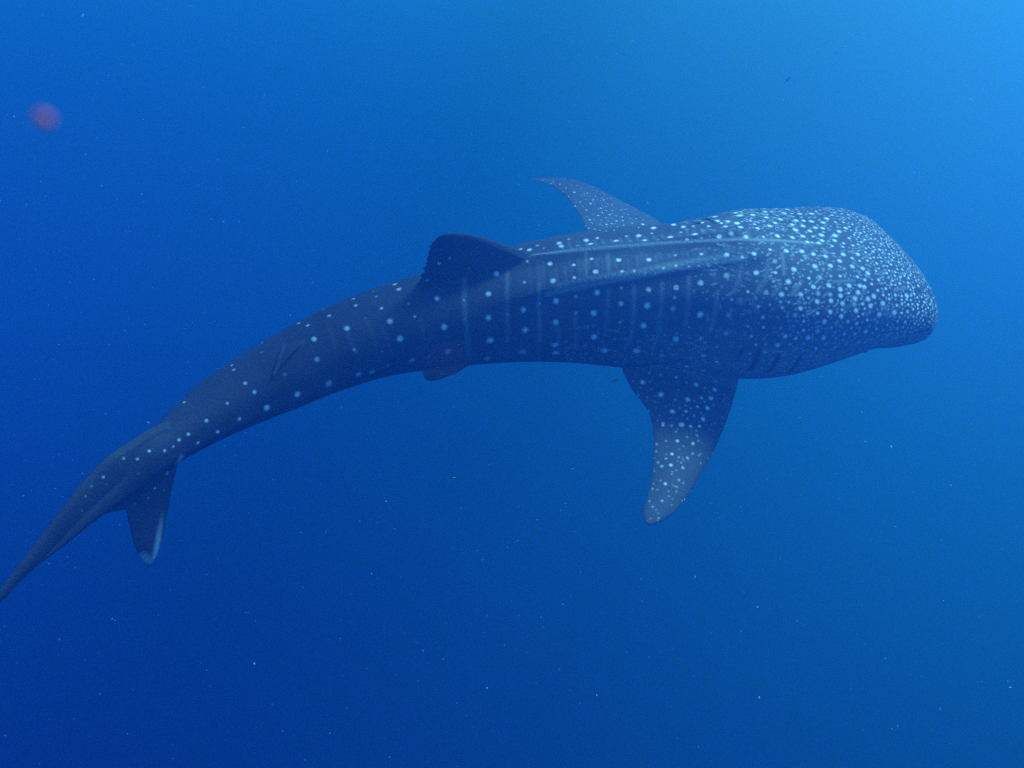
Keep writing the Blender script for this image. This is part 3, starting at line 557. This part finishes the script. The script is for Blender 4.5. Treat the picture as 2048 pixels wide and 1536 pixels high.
LINES = [(22,15,((-307,5404,-2956),(-307,5354,-2978),(-308,5308,-3001),(-310,5270,-3029),(-305,5239,-3060),(-301,5213,-3095),(-297,5194,-3133),
(-294,5180,-3175),(-292,5171,-3220),(-290,5170,-3270),(-288,5174,-3325),(-287,5186,-3385),(-286,5214,-3456))),(19,13,((-30,5460,-2931),(-30,5405,-2952),
(-31,5356,-2976),(-32,5316,-3004),(-32,5284,-3037),(-32,5267,-3078),(-31,5250,-3119),(-31,5236,-3162),(-30,5227,-3209),(-30,5225,-3260),(-30,5229,-3315))),
(25,13,((178,5358,-2960),(177,5324,-2989),(177,5307,-3028),(176,5295,-3069),(176,5278,-3108),(177,5265,-3146),(179,5257,-3186),(181,5252,-3229),
(183,5253,-3276),(185,5258,-3326))),(20,13,((414,5281,-3129),(415,5270,-3175),(417,5265,-3226),(419,5265,-3280),(422,5271,-3338),(425,5284,-3402))),
(20,13,((627,5345,-2997),(624,5321,-3033),(621,5300,-3071),(619,5283,-3111),(617,5270,-3151),(615,5262,-3193),(614,5258,-3239),(614,5258,-3287))),
(24,13,((792,5360,-2969),(791,5336,-3001),(790,5311,-3034),(790,5291,-3069),(790,5273,-3105),(788,5260,-3145),(787,5250,-3186),(786,5244,-3230),
(786,5243,-3278),(767,5253,-3362))),(20,13,((977,5367,-2954),(973,5336,-2988),(970,5307,-3022),(968,5282,-3059),(966,5262,-3099),(963,5247,-3137),
(960,5236,-3177),(958,5228,-3220),(957,5225,-3266),(945,5227,-3316),(934,5235,-3370))),(22,13,((1147,5381,-2925),(1144,5346,-2956),(1141,5313,-2988),
(1138,5284,-3023),(1137,5259,-3059),(1133,5239,-3097),(1131,5222,-3138),(1129,5210,-3181))),(24,14,((1322,5286,-2982),(1318,5257,-3016),(1315,5232,-3051),
(1305,5211,-3091),(1296,5194,-3133),(1282,5177,-3206))),(19,13,((299,5260,-3231),(306,5263,-3300),(313,5276,-3377))),(20,10,((489,5581,-2847),
(488,5533,-2872),(485,5467,-2888),(484,5413,-2910),(483,5373,-2939))),(18,14,((633,5560,-2854),(630,5488,-2872),(629,5426,-2894),(629,5382,-2926))),
(7,13,((-910,5067,-3064),(-892,5034,-3092),(-876,5009,-3124),(-866,4991,-3157),(-856,4979,-3194))),(6,13,((-580,5137,-3099),(-574,5117,-3133),
(-569,5102,-3171),(-564,5093,-3212),(-560,5090,-3258),(-552,5094,-3305),(-544,5104,-3357),(-538,5126,-3417))),(5,13,((-817,5053,-3103),(-801,5031,-3140),
(-787,5016,-3182),(-774,5010,-3230),(-762,5011,-3283))),(6,13,((-1045,5023,-3066),(-1026,4979,-3094),(-1009,4945,-3128),(-991,4926,-3162),(-974,4915,-3201))),
(5,13,((-1133,4979,-3076),(-1116,4938,-3099),(-1102,4904,-3127),(-1089,4878,-3159))),(30,14,((1859,5322,-2926),(1828,5286,-2946),(1794,5249,-2972))),
(26,14,((1719,5299,-2927),(1692,5265,-2952),(1668,5241,-2975))),(22,14,((1600,5300,-2928),(1569,5261,-2964))),(18,14,((1486,5420,-2855),(1474,5379,-2887),
(1462,5335,-2918),(1443,5304,-2945),(1425,5276,-2973))),(18,14,((1658,5428,-2848),(1645,5382,-2874),(1633,5337,-2901),(1607,5297,-2930),(1581,5262,-2962))),
(26,10,((1760,5509,-2821),(1766,5463,-2841),(1759,5410,-2866),(1753,5359,-2891))),(30,10,((2084,5364,-2948),(2149,5384,-2952),(2232,5405,-2960))),
(30,9,((2518,5414,-3043),(2565,5443,-3044),(2606,5461,-3051))),(24,10,((2479,5285,-3158),(2449,5295,-3125),(2405,5303,-3093))),(26,10,((2187,5298,-3023),
(2230,5312,-3023),(2297,5342,-3018))),(26,10,((2126,5227,-3078),(2161,5246,-3067),(2205,5266,-3060))),(18,10,((2289,5249,-3117),(2343,5271,-3108))),
(20,10,((1569,5177,-3067),(1553,5201,-3035),(1539,5227,-3004),(1508,5235,-3001),(1476,5222,-3023))),(16,10,((1198,5204,-3429),(1238,5204,-3457),
(1262,5226,-3524))),(4,10,((112,5541,-2878),(115,5494,-2910),(118,5428,-2932),(119,5379,-2953),(121,5337,-2978),(123,5307,-3009))),(6,10,((171,5532,-2884),
(174,5488,-2909),(176,5431,-2926),(178,5366,-2955),(181,5320,-2994))),(8,10,((201,5523,-2890),(206,5432,-2923),(208,5377,-2947),(210,5335,-2977))),
(4.6,11,((258,5439,-2916),(260,5390,-2936),(262,5351,-2961),(266,5328,-2995))),(7.0,11,((288,5462,-2906),(289,5406,-2926),(292,5362,-2952),(295,5334,-2987))),
(9.399999999999999,11,((347,5478,-2896),(348,5416,-2917),(350,5369,-2945),(353,5342,-2984))),(5,10,((379,5551,-2868),(381,5500,-2888),(382,5444,-2904),
(383,5386,-2931),(386,5350,-2971))),(7,10,((438,5535,-2875),(440,5447,-2898),(442,5396,-2922),(444,5362,-2955))),(9,10,((467,5519,-2877),(470,5449,-2895),
(473,5375,-2936))),(6.1,11,((498,5544,-2868),(499,5455,-2891))),(8.899999999999999,11,((556,5525,-2869),(558,5458,-2886))),(4,10,((587,5565,-2853),
(588,5465,-2882),(588,5406,-2908),(590,5371,-2945))),(6,10,((646,5551,-2857),(646,5464,-2878),(647,5417,-2898),(648,5382,-2925))),(8,10,((674,5535,-2860),
(676,5471,-2874),(678,5395,-2911))),(4.6,11,((729,5480,-2868),(729,5422,-2891),(733,5384,-2923))),(7.0,11,((760,5501,-2861),(759,5433,-2883),
(762,5387,-2917))),(9.399999999999999,11,((821,5527,-2852),(819,5447,-2874),(820,5393,-2910))),(5,10,((854,5564,-2842),(853,5489,-2858),(852,5439,-2876),
(853,5402,-2900))),(7,10,((882,5548,-2845),(883,5492,-2856),(883,5421,-2884))),(9,10,((938,5527,-2845),(942,5497,-2851),(943,5439,-2872))),(6.1,11,((971,5556,-2838),
(972,5504,-2848))),(8.899999999999999,11,((1027,5534,-2837),(1031,5508,-2842))),(4,10,((1061,5575,-2822),(1060,5509,-2839),(1058,5427,-2873))),
(6,10,((1117,5555,-2822),(1118,5510,-2832),(1117,5441,-2858))),(8,10,((1144,5535,-2823),(1148,5514,-2827),(1148,5462,-2844))),(4.6,11,((1199,5515,-2820),
(1201,5439,-2854))),(7.0,11,((1232,5539,-2811),(1230,5445,-2846))),(9.399999999999999,11,((1263,5559,-2799),(1260,5499,-2818),(1259,5449,-2841))),
(5,10,((1320,5547,-2797),(1322,5515,-2806),(1321,5461,-2829))),(7,10,((1346,5530,-2799),(1351,5520,-2801),(1352,5477,-2816))),(9,10,((1401,5509,-2799),
(1410,5522,-2795),(1413,5499,-2802))),(6.1,11,((1434,5534,-2790),(1440,5529,-2791))),(8.899999999999999,11,((1490,5518,-2793),(1499,5531,-2789))),
(4,10,((1526,5560,-2778),(1530,5541,-2786),(1527,5484,-2804))),(12,10,((323,5727,-2850),(343,5631,-2847))),(12,10,((380,5725,-2845),(398,5617,-2836))),
(12,10,((437,5723,-2841),(454,5612,-2829))),(12,10,((494,5723,-2837),(510,5617,-2824))),(12,10,((552,5728,-2832),(567,5618,-2821))),(12,10,((609,5728,-2828),
(623,5620,-2819))),(12,10,((666,5727,-2824),(679,5622,-2816))),(12,10,((723,5733,-2820),(736,5624,-2813))),(12,10,((780,5732,-2815),(792,5629,-2809))),
(12,10,((836,5730,-2811),(848,5631,-2806))),(12,10,((894,5738,-2807),(905,5633,-2803))),(12,10,((951,5737,-2803),(961,5634,-2800))),(12,10,((1007,5733,-2797),
(1017,5634,-2796))),(12,10,((1062,5726,-2791),(1073,5632,-2792))),(12,10,((1118,5725,-2782),(1128,5632,-2784))),(12,10,((1172,5713,-2773),(1183,5627,-2778))),
(12,10,((1226,5700,-2763),(1238,5622,-2772))),(12,10,((1281,5696,-2754),(1292,5617,-2766))),(12,10,((1334,5683,-2744),(1347,5614,-2761))),(12,10,((1388,5675,-2736),
(1402,5612,-2756))),(12,10,((1445,5684,-2733),(1458,5617,-2751))),(12,10,((1503,5692,-2734),(1515,5622,-2750))),(12,10,((1564,5710,-2739),(1573,5632,-2752))),
(44,12,((146,5599,-2871),(191,5593,-2862),(236,5586,-2853),(281,5587,-2848),(326,5590,-2844),(372,5594,-2840),(417,5598,-2837),(458,5601,-2834),
(500,5604,-2832),(541,5607,-2829),(583,5610,-2826),(624,5612,-2824),(666,5615,-2821),(707,5618,-2818),(749,5620,-2815),(790,5622,-2813),(831,5624,-2811),
(873,5626,-2808),(914,5627,-2806),(956,5629,-2803),(997,5629,-2800),(1038,5629,-2797),(1079,5628,-2793),(1121,5624,-2789),(1163,5620,-2785),(1205,5616,-2781),
(1246,5612,-2777),(1288,5607,-2772),(1329,5603,-2768),(1371,5601,-2765),(1413,5599,-2762),(1456,5600,-2760),(1499,5602,-2759),(1543,5602,-2761),
(1588,5605,-2764),(1634,5610,-2768),(1680,5619,-2774),(1728,5629,-2781),(1776,5640,-2788),(1824,5650,-2797),(1871,5658,-2805),(1919,5666,-2812),
(1966,5672,-2819),(2014,5679,-2826),(2061,5685,-2833))),(44,15,((230,5318,-3012),(275,5326,-3005),(319,5334,-2998),(364,5341,-2991),(409,5348,-2984),
(449,5353,-2977),(490,5358,-2969),(530,5362,-2962),(571,5366,-2954),(614,5370,-2948),(657,5373,-2941),(700,5376,-2935),(744,5380,-2929),(787,5384,-2924),
(830,5388,-2918),(869,5394,-2911),(908,5399,-2905),(947,5405,-2898),(986,5410,-2891),(1025,5415,-2885),(1064,5419,-2880),(1103,5422,-2875),(1142,5425,-2870),
(1181,5428,-2865),(1220,5431,-2861),(1260,5435,-2855),(1301,5439,-2850),(1341,5442,-2844),(1381,5444,-2838),(1424,5447,-2831),(1468,5452,-2825),
(1511,5458,-2820))),(36,27,((311,5339,-2979),(354,5346,-2972),(398,5354,-2965),(441,5360,-2958),(484,5366,-2950),(527,5371,-2942),(571,5377,-2934),
(614,5381,-2928),(657,5385,-2922),(700,5388,-2916),(744,5393,-2910),(787,5397,-2905),(830,5402,-2900),(869,5408,-2894),(909,5415,-2888),(948,5421,-2882),
(987,5428,-2876),(1026,5434,-2869),(1065,5438,-2865),(1104,5440,-2860),(1143,5443,-2854),(1182,5446,-2849),(1221,5449,-2844),(1261,5451,-2839),
(1302,5454,-2835),(1342,5457,-2829),(1382,5459,-2824)))]     # faint pale bars, plus ridge highlights painted in as pale lines: strength, radius, points (mm)
SLITS = [(16,((1604,5116,-3324),(1599,5128,-3398),(1592,5151,-3477),(1573,5172,-3520))),(16,((1735,5109,-3359),(1729,5119,-3408),(1720,5137,-3468),
(1706,5159,-3515))),(14,((1882,5119,-3381),(1870,5135,-3443),(1859,5165,-3511),(1843,5199,-3563))),(8,((1492,5134,-3332),(1488,5150,-3421))),
(12,((1326,6030,-2814),(1356,5992,-2798),(1356,5865,-2750),(1370,5829,-2746))),(10,((1233,5972,-2811),(1241,5860,-2762),(1265,5844,-2758))),(8,((729,5359,-3597),
(768,5307,-3561),(813,5302,-3557),(858,5300,-3554),(903,5296,-3551),(947,5287,-3541),(989,5274,-3528),(1031,5262,-3516),(1070,5248,-3497),(1109,5235,-3479),
(1148,5222,-3461))),(6,((2685,5304,-3300),(2737,5325,-3305),(2788,5349,-3304)))]     # gill slits
srng = random.Random(2)
for x, y, z, r, b in SPOTS:
    # each spot is two or three overlapping dabs, so that no outline is a clean disc
    r = r / 1000 * (.84 if r < 14 else 1.1)
    p = Vector((x, y, z)) / 1000
    paint(spot, p, r * .88, b / 100, .6)
    for _ in range(2):
        o_ = Vector((srng.uniform(-1, 1), srng.uniform(-1, 1), srng.uniform(-1, 1))) * r * .42
        paint(spot, p + o_, r * srng.uniform(.55, .75), b / 100 * srng.uniform(.75, 1))
def paint_line(arr, pts, r, amt, soft=0.6):
    for p, q_ in zip(pts[:-1], pts[1:]):
        p, q_ = np.array(p) / 1000, np.array(q_) / 1000
        n = max(2, int(np.linalg.norm(q_ - p) / (r * .7)))
        for t in np.linspace(0, 1, n):
            paint(arr, p * (1 - t) + q_ * t, r, amt, soft)
for amt, r, pts in LINES:
    paint_line(spot, pts, r / 1000, amt / 160, .8)
for r, pts in SLITS:
    paint_line(crease, pts, r / 1000, 1.0, .5)
# the unseen left flank carries the same kind of pattern
for x, y, z, r, b in SPOTS:
    p = np.array((x, y, z)) / 1000
    k = np.argmin(((CEN - p) ** 2).sum(1))
    l = (p - CEN[k]) @ LAT[k]
    vv = (p - CEN[k]) @ VER[k]
    if SLEN[k] > .3 and l > 0.75 * SP[k, 3] and vv > -1.1 * SP[k, 3] * SP[k, 4] and l < 1.1 * SP[k, 3]:
        paint(spot, p - 2 * l * LAT[k], r / 1000, b / 100)
rng = random.Random(5)
def filler(n, s0, s1, ph0, ph1, r0, r1, b0, b1, dash=0):
    """small secondary spots, or short dashes when dash > 0, kept clear of the main ones"""
    for _ in range(n):
        s = rng.uniform(s0, s1); ph = math.radians(rng.uniform(ph0, ph1))
        _, i, d = kd.find(Vector(body_point(s, ph)))
        if d > .08 or spot[i] > .05:
            continue
        if any(spot[j] > .3 for (_, j, _) in kd.find_range(Vector(co[i]), 0.0125)):
            continue
        r, b = rng.uniform(r0, r1), rng.uniform(b0, b1)
        k = int(ring_i[i])
        dirv = LAT[k] * .8 + TAN[k] * (.6 if s > .45 else -.25)
        if s > .45:
            dirv = TAN[k] + LAT[k] * math.sin(s * 9 + ph * 3) * .8
        L_ = rng.uniform(0, dash) * (rng.random() < .6)
        for q_ in range(1 + int(L_ / (r * 1.2))):
            paint(spot, co[i] + dirv * (q_ * r * 1.2), r, b, .6)
def fin_filler(n, r0, r1, b0, b1):
    idx = np.nonzero((rad_v > 1.25) & (s_v > 1.2) & (s_v < 2.9) & (abs(u_lat) > .35))[0]
    if not len(idx):
        return
    for _ in range(n):
        i = int(idx[rng.randrange(len(idx))])
        if any(spot[j] > .3 for (_, j, _) in kd.find_range(Vector(co[i]), 0.016)):
            continue
        paint(spot, co[i], rng.uniform(r0, r1), rng.uniform(b0, b1), .6)
filler(3000, .0, .55, -100, 108, .0048, .0066, .3, .6, .03)
filler(1500, .55, 1.25, -85, 108, .0050, .0075, .22, .5, .045)
filler(420, 1.25, 1.7, -80, 108, .005, .008, .14, .34, .05)
fin_filler(520, .004, .008, .2, .5)
filler(260, 1.6, 2.6, 70, 118, .006, .010, .12, .35)
filler(300, .02, 4.5, -120, -80, .006, .016, .3, .8)

# belly counter-shading
belly_fill = smst(-u_ver / bh, .55, .9) * (1 - smst(s_v, 4.9, 5.3))
belly_fill = np.maximum(belly_fill, .42 * smst(-u_ver / bh, -.65, .35) * (1 - smst(s_v, .9, 2.3)))    # paler cheeks, widened to stand in for fill light on the head
belly_fill = (belly_fill * on_body).astype(np.float32)

# gill slits are real grooves; keep a fine crinkle in the skin
disp = -0.012 * crease
co2 = co + nor * disp[:, None]
me.vertices.foreach_set("co", co2.astype(np.float32).ravel())
edge = np.zeros(nv, np.float32)
PALE = [(20,100,((-1889,4143,-3420),(-2099,3928,-4000))),(31,70,((-2108,3919,-4013),(-2132,3888,-3981),(-2145,3879,-3948))),(10,16,((-1394,4859,-3110),(-1397,4796,-3115),(-1405,4750,-3130),(-1412,4703,-3147),(-1421,4661,-3167),(-1431,4628,-3193)))]    # thin pale fin margins
for r, amt, pts in PALE:
    paint_line(edge, pts, r / 1000, amt / 100, .7)
for nm, arr in (("spot", spot), ("crease", crease), ("belly_fill", belly_fill), ("fin_edge", edge)):
    at = me.attributes.new(nm, 'FLOAT', 'POINT')
    at.data.foreach_set("value", arr.astype(np.float32))
me.update()

ms, nt = mat("shark_skin")
def attr(n):
    a = nt.nodes.new("ShaderNodeAttribute"); a.attribute_name = n
    return a.outputs['Fac']
def mix(fac, a, b, blend='MIX'):
    m = nt.nodes.new("ShaderNodeMix"); m.data_type = 'RGBA'; m.blend_type = blend
    for k, v in (('Factor', fac), ('A', a), ('B', b)):
        if isinstance(v, (int, float)):
            m.inputs[k].default_value = v
        elif isinstance(v, tuple):
            m.inputs[k].default_value = v
        else:
            nt.links.new(v, m.inputs[k])
    return m.outputs['Result']
tc = nt.nodes.new("ShaderNodeTexCoord")
n1 = nt.nodes.new("ShaderNodeTexNoise"); n1.inputs['Scale'].default_value = 3.0; n1.inputs['Detail'].default_value = 6; n1.inputs['Roughness'].default_value = .65
n2 = nt.nodes.new("ShaderNodeTexNoise"); n2.inputs['Scale'].default_value = 60.0; n2.inputs['Detail'].default_value = 3
nt.links.new(tc.outputs['Object'], n1.inputs['Vector']); nt.links.new(tc.outputs['Object'], n2.inputs['Vector'])
mot = math_node(nt, 'MULTIPLY_ADD', n1.outputs['Fac'], 1.1, math_node(nt, 'MULTIPLY', n2.outputs['Fac'], .5))
mot = math_node(nt, 'SUBTRACT', mot, 0.35, clamp=True)
base = mix(mot, SKIN_A, SKIN_B)
base = mix(math_node(nt, 'MULTIPLY', attr('belly_fill'), .8), base, (.42, .43, .42, 1))
sp_noise = math_node(nt, 'MULTIPLY_ADD', n2.outputs['Fac'], .7, .62)
sp = math_node(nt, 'MULTIPLY', attr('spot'), sp_noise, clamp=True)
base = mix(sp, base, SKIN_SPOT)
base = mix(math_node(nt, 'MULTIPLY', attr('fin_edge'), .8), base, (.55, .6, .6, 1))
base = mix(math_node(nt, 'MULTIPLY', attr('crease'), .9), base, (.006, .007, .01, 1))
pb = nt.nodes.new("ShaderNodeBsdfPrincipled")
nt.links.new(base, pb.inputs['Base Color'])
pb.inputs['Roughness'].default_value = 0.62
pb.inputs['Specular IOR Level'].default_value = 0.12
bp = nt.nodes.new("ShaderNodeBump"); bp.inputs['Strength'].default_value = 0.35; bp.inputs['Distance'].default_value = 0.01
nt.links.new(n2.outputs['Fac'], bp.inputs['Height'])
nt.links.new(bp.outputs[0], pb.inputs['Normal'])
out(nt, pb.outputs[0])
me.materials.clear(); me.materials.append(ms)

root = bpy.data.objects.new("whale_shark", None)
COL.objects.link(root)
root.location = (0, 0, 0)
root['category'] = 'whale shark'
root['label'] = 'big white-spotted dark grey whale shark swimming to the right in open water'
body = bpy.data.objects.new("body", me)
COL.objects.link(body); body.parent = root

me_eye, nt = mat("eye")
pb = nt.nodes.new("ShaderNodeBsdfPrincipled"); pb.inputs['Base Color'].default_value = (.01, .01, .012, 1); pb.inputs['Roughness'].default_value = .25
out(nt, pb.outputs[0])
for sgn in (1, -1):
    p = body_point(.52, sgn * math.radians(128), .985)
    bm = bmesh.new(); bmesh.ops.create_uvsphere(bm, u_segments=20, v_segments=12, radius=.024)
    m_ = bpy.data.meshes.new("eye"); bm.to_mesh(m_); bm.free(); m_.materials.append(me_eye)
    e = bpy.data.objects.new("eye", m_); e.location = p; e.parent = root; COL.objects.link(e)


# ------------------------------------------------------------------ small life
def plain(name, col, rough=.5, spec=.3):
    m, nt = mat(name)
    p = nt.nodes.new("ShaderNodeBsdfPrincipled")
    n = nt.nodes.new("ShaderNodeTexNoise"); n.inputs['Scale'].default_value = 40
    mxx = nt.nodes.new("ShaderNodeMix"); mxx.data_type = 'RGBA'
    mxx.inputs['A'].default_value = col
    mxx.inputs['B'].default_value = tuple(c * .6 for c in col[:3]) + (1,)
    nt.links.new(n.outputs['Fac'], mxx.inputs['Factor'])
    nt.links.new(mxx.outputs['Result'], p.inputs['Base Color'])
    p.inputs['Roughness'].default_value = rough
    p.inputs['Specular IOR Level'].default_value = spec
    out(nt, p.outputs[0])
    return m

def fish(name, loc, direction, length, m_body, m_fin, label):
    root = bpy.data.objects.new(name, None); COL.objects.link(root)
    d = Vector(direction).normalized()
    root.location = loc
    root.rotation_euler = d.to_track_quat('X', 'Z').to_euler()
    root['category'] = 'fish'; root['label'] = label
    n, mseg = 14, 10
    vs, fs = [], []
    for i in range(n + 1):
        t = i / n
        h = .15 * math.sin(math.pi * min(1, t * 1.02) ** .75) ** .8 * (1 - .35 * t) + .012
        if i == 0: h = .01
        for j in range(mseg):
            a = 2 * math.pi * j / mseg
            vs.append(((.5 - t * .82) * length, h * .5 * math.sin(a) * length, h * math.cos(a) * length))
    for i in range(n):
        for j in range(mseg):
            a, b = i * mseg + j, i * mseg + (j + 1) % mseg
            fs.append((a, b, b + mseg, a + mseg))
    fs.append(tuple(range(mseg - 1, -1, -1))); fs.append(tuple(n * mseg + j for j in range(mseg)))
    mesh_obj("body", vs, fs, m_body, parent=root)
    def fin(nm, pts, th=.004):
        k = len(pts)
        v = [(x * length, -th * length, z * length) for x, z in pts] + [(x * length, th * length, z * length) for x, z in pts]
        f = [tuple(range(k)), tuple(range(2 * k - 1, k - 1, -1))] + [(i, i + k, (i + 1) % k + k, (i + 1) % k) for i in range(k)]
        mesh_obj(nm, v, f, m_fin, smooth=False, parent=root)
    fin("tail_fin", [(-.29, .02), (-.38, .07), (-.50, .16), (-.43, .02), (-.43, -.02), (-.50, -.16), (-.38, -.07), (-.29, -.02)])
    fin("dorsal_fin", [(.18, .12), (.05, .20), (-.12, .17), (-.2, .10), (0, .10)])
    fin("belly_fin", [(.05, -.11), (-.05, -.18), (-.18, -.13), (-.1, -.10)])

fish("pilot_fish", (0.6846, 5.1722, -3.5970), (.97, .1, .25), .065, plain("fish_skin", (.16, .24, .08, 1)), plain("fish_fin", (.14, .2, .06, 1)),
     'tiny greenish fish trailing behind the near pectoral fin')
fish("distant_fish", (4.4906, 15.3752, -4.7167), (.75, .3, .6), .16, plain("far_fish_skin", (.4, .45, .5, 1)), plain("far_fish_fin", (.4, .45, .5, 1)),
     'faint dark fish far off above the head of the shark')

# soft red specks drifting close to the camera
m_red = plain("red_plankton", (.92, .16, .24, 1), .6)
def speck(name, loc, r, stretch, m, label, seed):
    bm = bmesh.new(); bmesh.ops.create_icosphere(bm, subdivisions=3, radius=r)
    rr = random.Random(seed)
    ph = [rr.uniform(0, 6) for _ in range(3)]
    for v in bm.verts:
        k = 1 + .12 * math.sin(v.co.x / r * 3 + ph[0]) * math.sin(v.co.y / r * 3 + ph[1]) + .08 * math.sin(v.co.z / r * 5 + ph[2])
        v.co = Vector((v.co.x * k * stretch, v.co.y * k, v.co.z * k))
    me_ = bpy.data.meshes.new(name); bm.to_mesh(me_); bm.free(); me_.materials.append(m)
    me_.polygons.foreach_set("use_smooth", [True] * len(me_.polygons))
    o = bpy.data.objects.new(name, me_); COL.objects.link(o); o.location = loc
    o.rotation_euler = (0, math.radians(35), 0)
    o['category'] = 'plankton'; o['label'] = label
    return o
speck("red_plankton", (-0.0598, 0.1177, -0.0411), .00085, 1.35, m_red, 'blurred pink red plankton speck at the upper left close to the camera', 1)
speck("faint_plankton", (-0.0053, 0.0625, -0.0415), .00019, 1.3, plain("dim_red_plankton", (.8, .10, .15, 1), .6), 'faint reddish plankton speck blurred over the pelvic fin of the shark', 2)
speck("magenta_plankton", (-0.6749, 0.9282, -1.1152), .0011, 1.0, plain("magenta_plankton", (.95, .12, .75, 1), .5), 'pin-sharp magenta speck in the water at the lower left', 3)

# marine snow: pale flakes hanging in the water
rng = random.Random(11)
vs, fs = [], []
ico = bmesh.new(); bmesh.ops.create_icosphere(ico, subdivisions=1, radius=1)
ico_v = [v.co.copy() for v in ico.verts]; ico_f = [tuple(v.index for v in f.verts) for f in ico.faces]; ico.free()
cp, sp_ = math.cos(PITCH), math.sin(PITCH)
def flake(p, r, el):
    b = len(vs)
    ax = Vector((rng.uniform(-1, 1), rng.uniform(-1, 1), rng.uniform(-1, 1))).normalized()
    for v in ico_v:
        q = v * r * rng.uniform(.7, 1.25)
        q = q + ax * (q.dot(ax) * (el - 1))
        vs.append(tuple(p + q))
    for f in ico_f:
        fs.append(tuple(b + i for i in f))
for _ in range(5200):
    # filling the water round and before the shark, well beyond what the picture shows
    p = Vector((rng.uniform(-7, 7), rng.uniform(.8, 9.5), rng.uniform(-7.5, .7)))
    if p.length < 1.0:
        continue
    r = .00056 * p.length ** .55 * math.exp(rng.gauss(0, .38))
    flake(p, r, 1 if rng.random() < .75 else rng.uniform(2, 5))
o = mesh_obj("marine_snow", vs, fs, plain("marine_snow", (.6, .6, .6, 1), .5), smooth=False)
o['kind'] = 'stuff'; o['label'] = 'pale specks of marine snow drifting in the water'
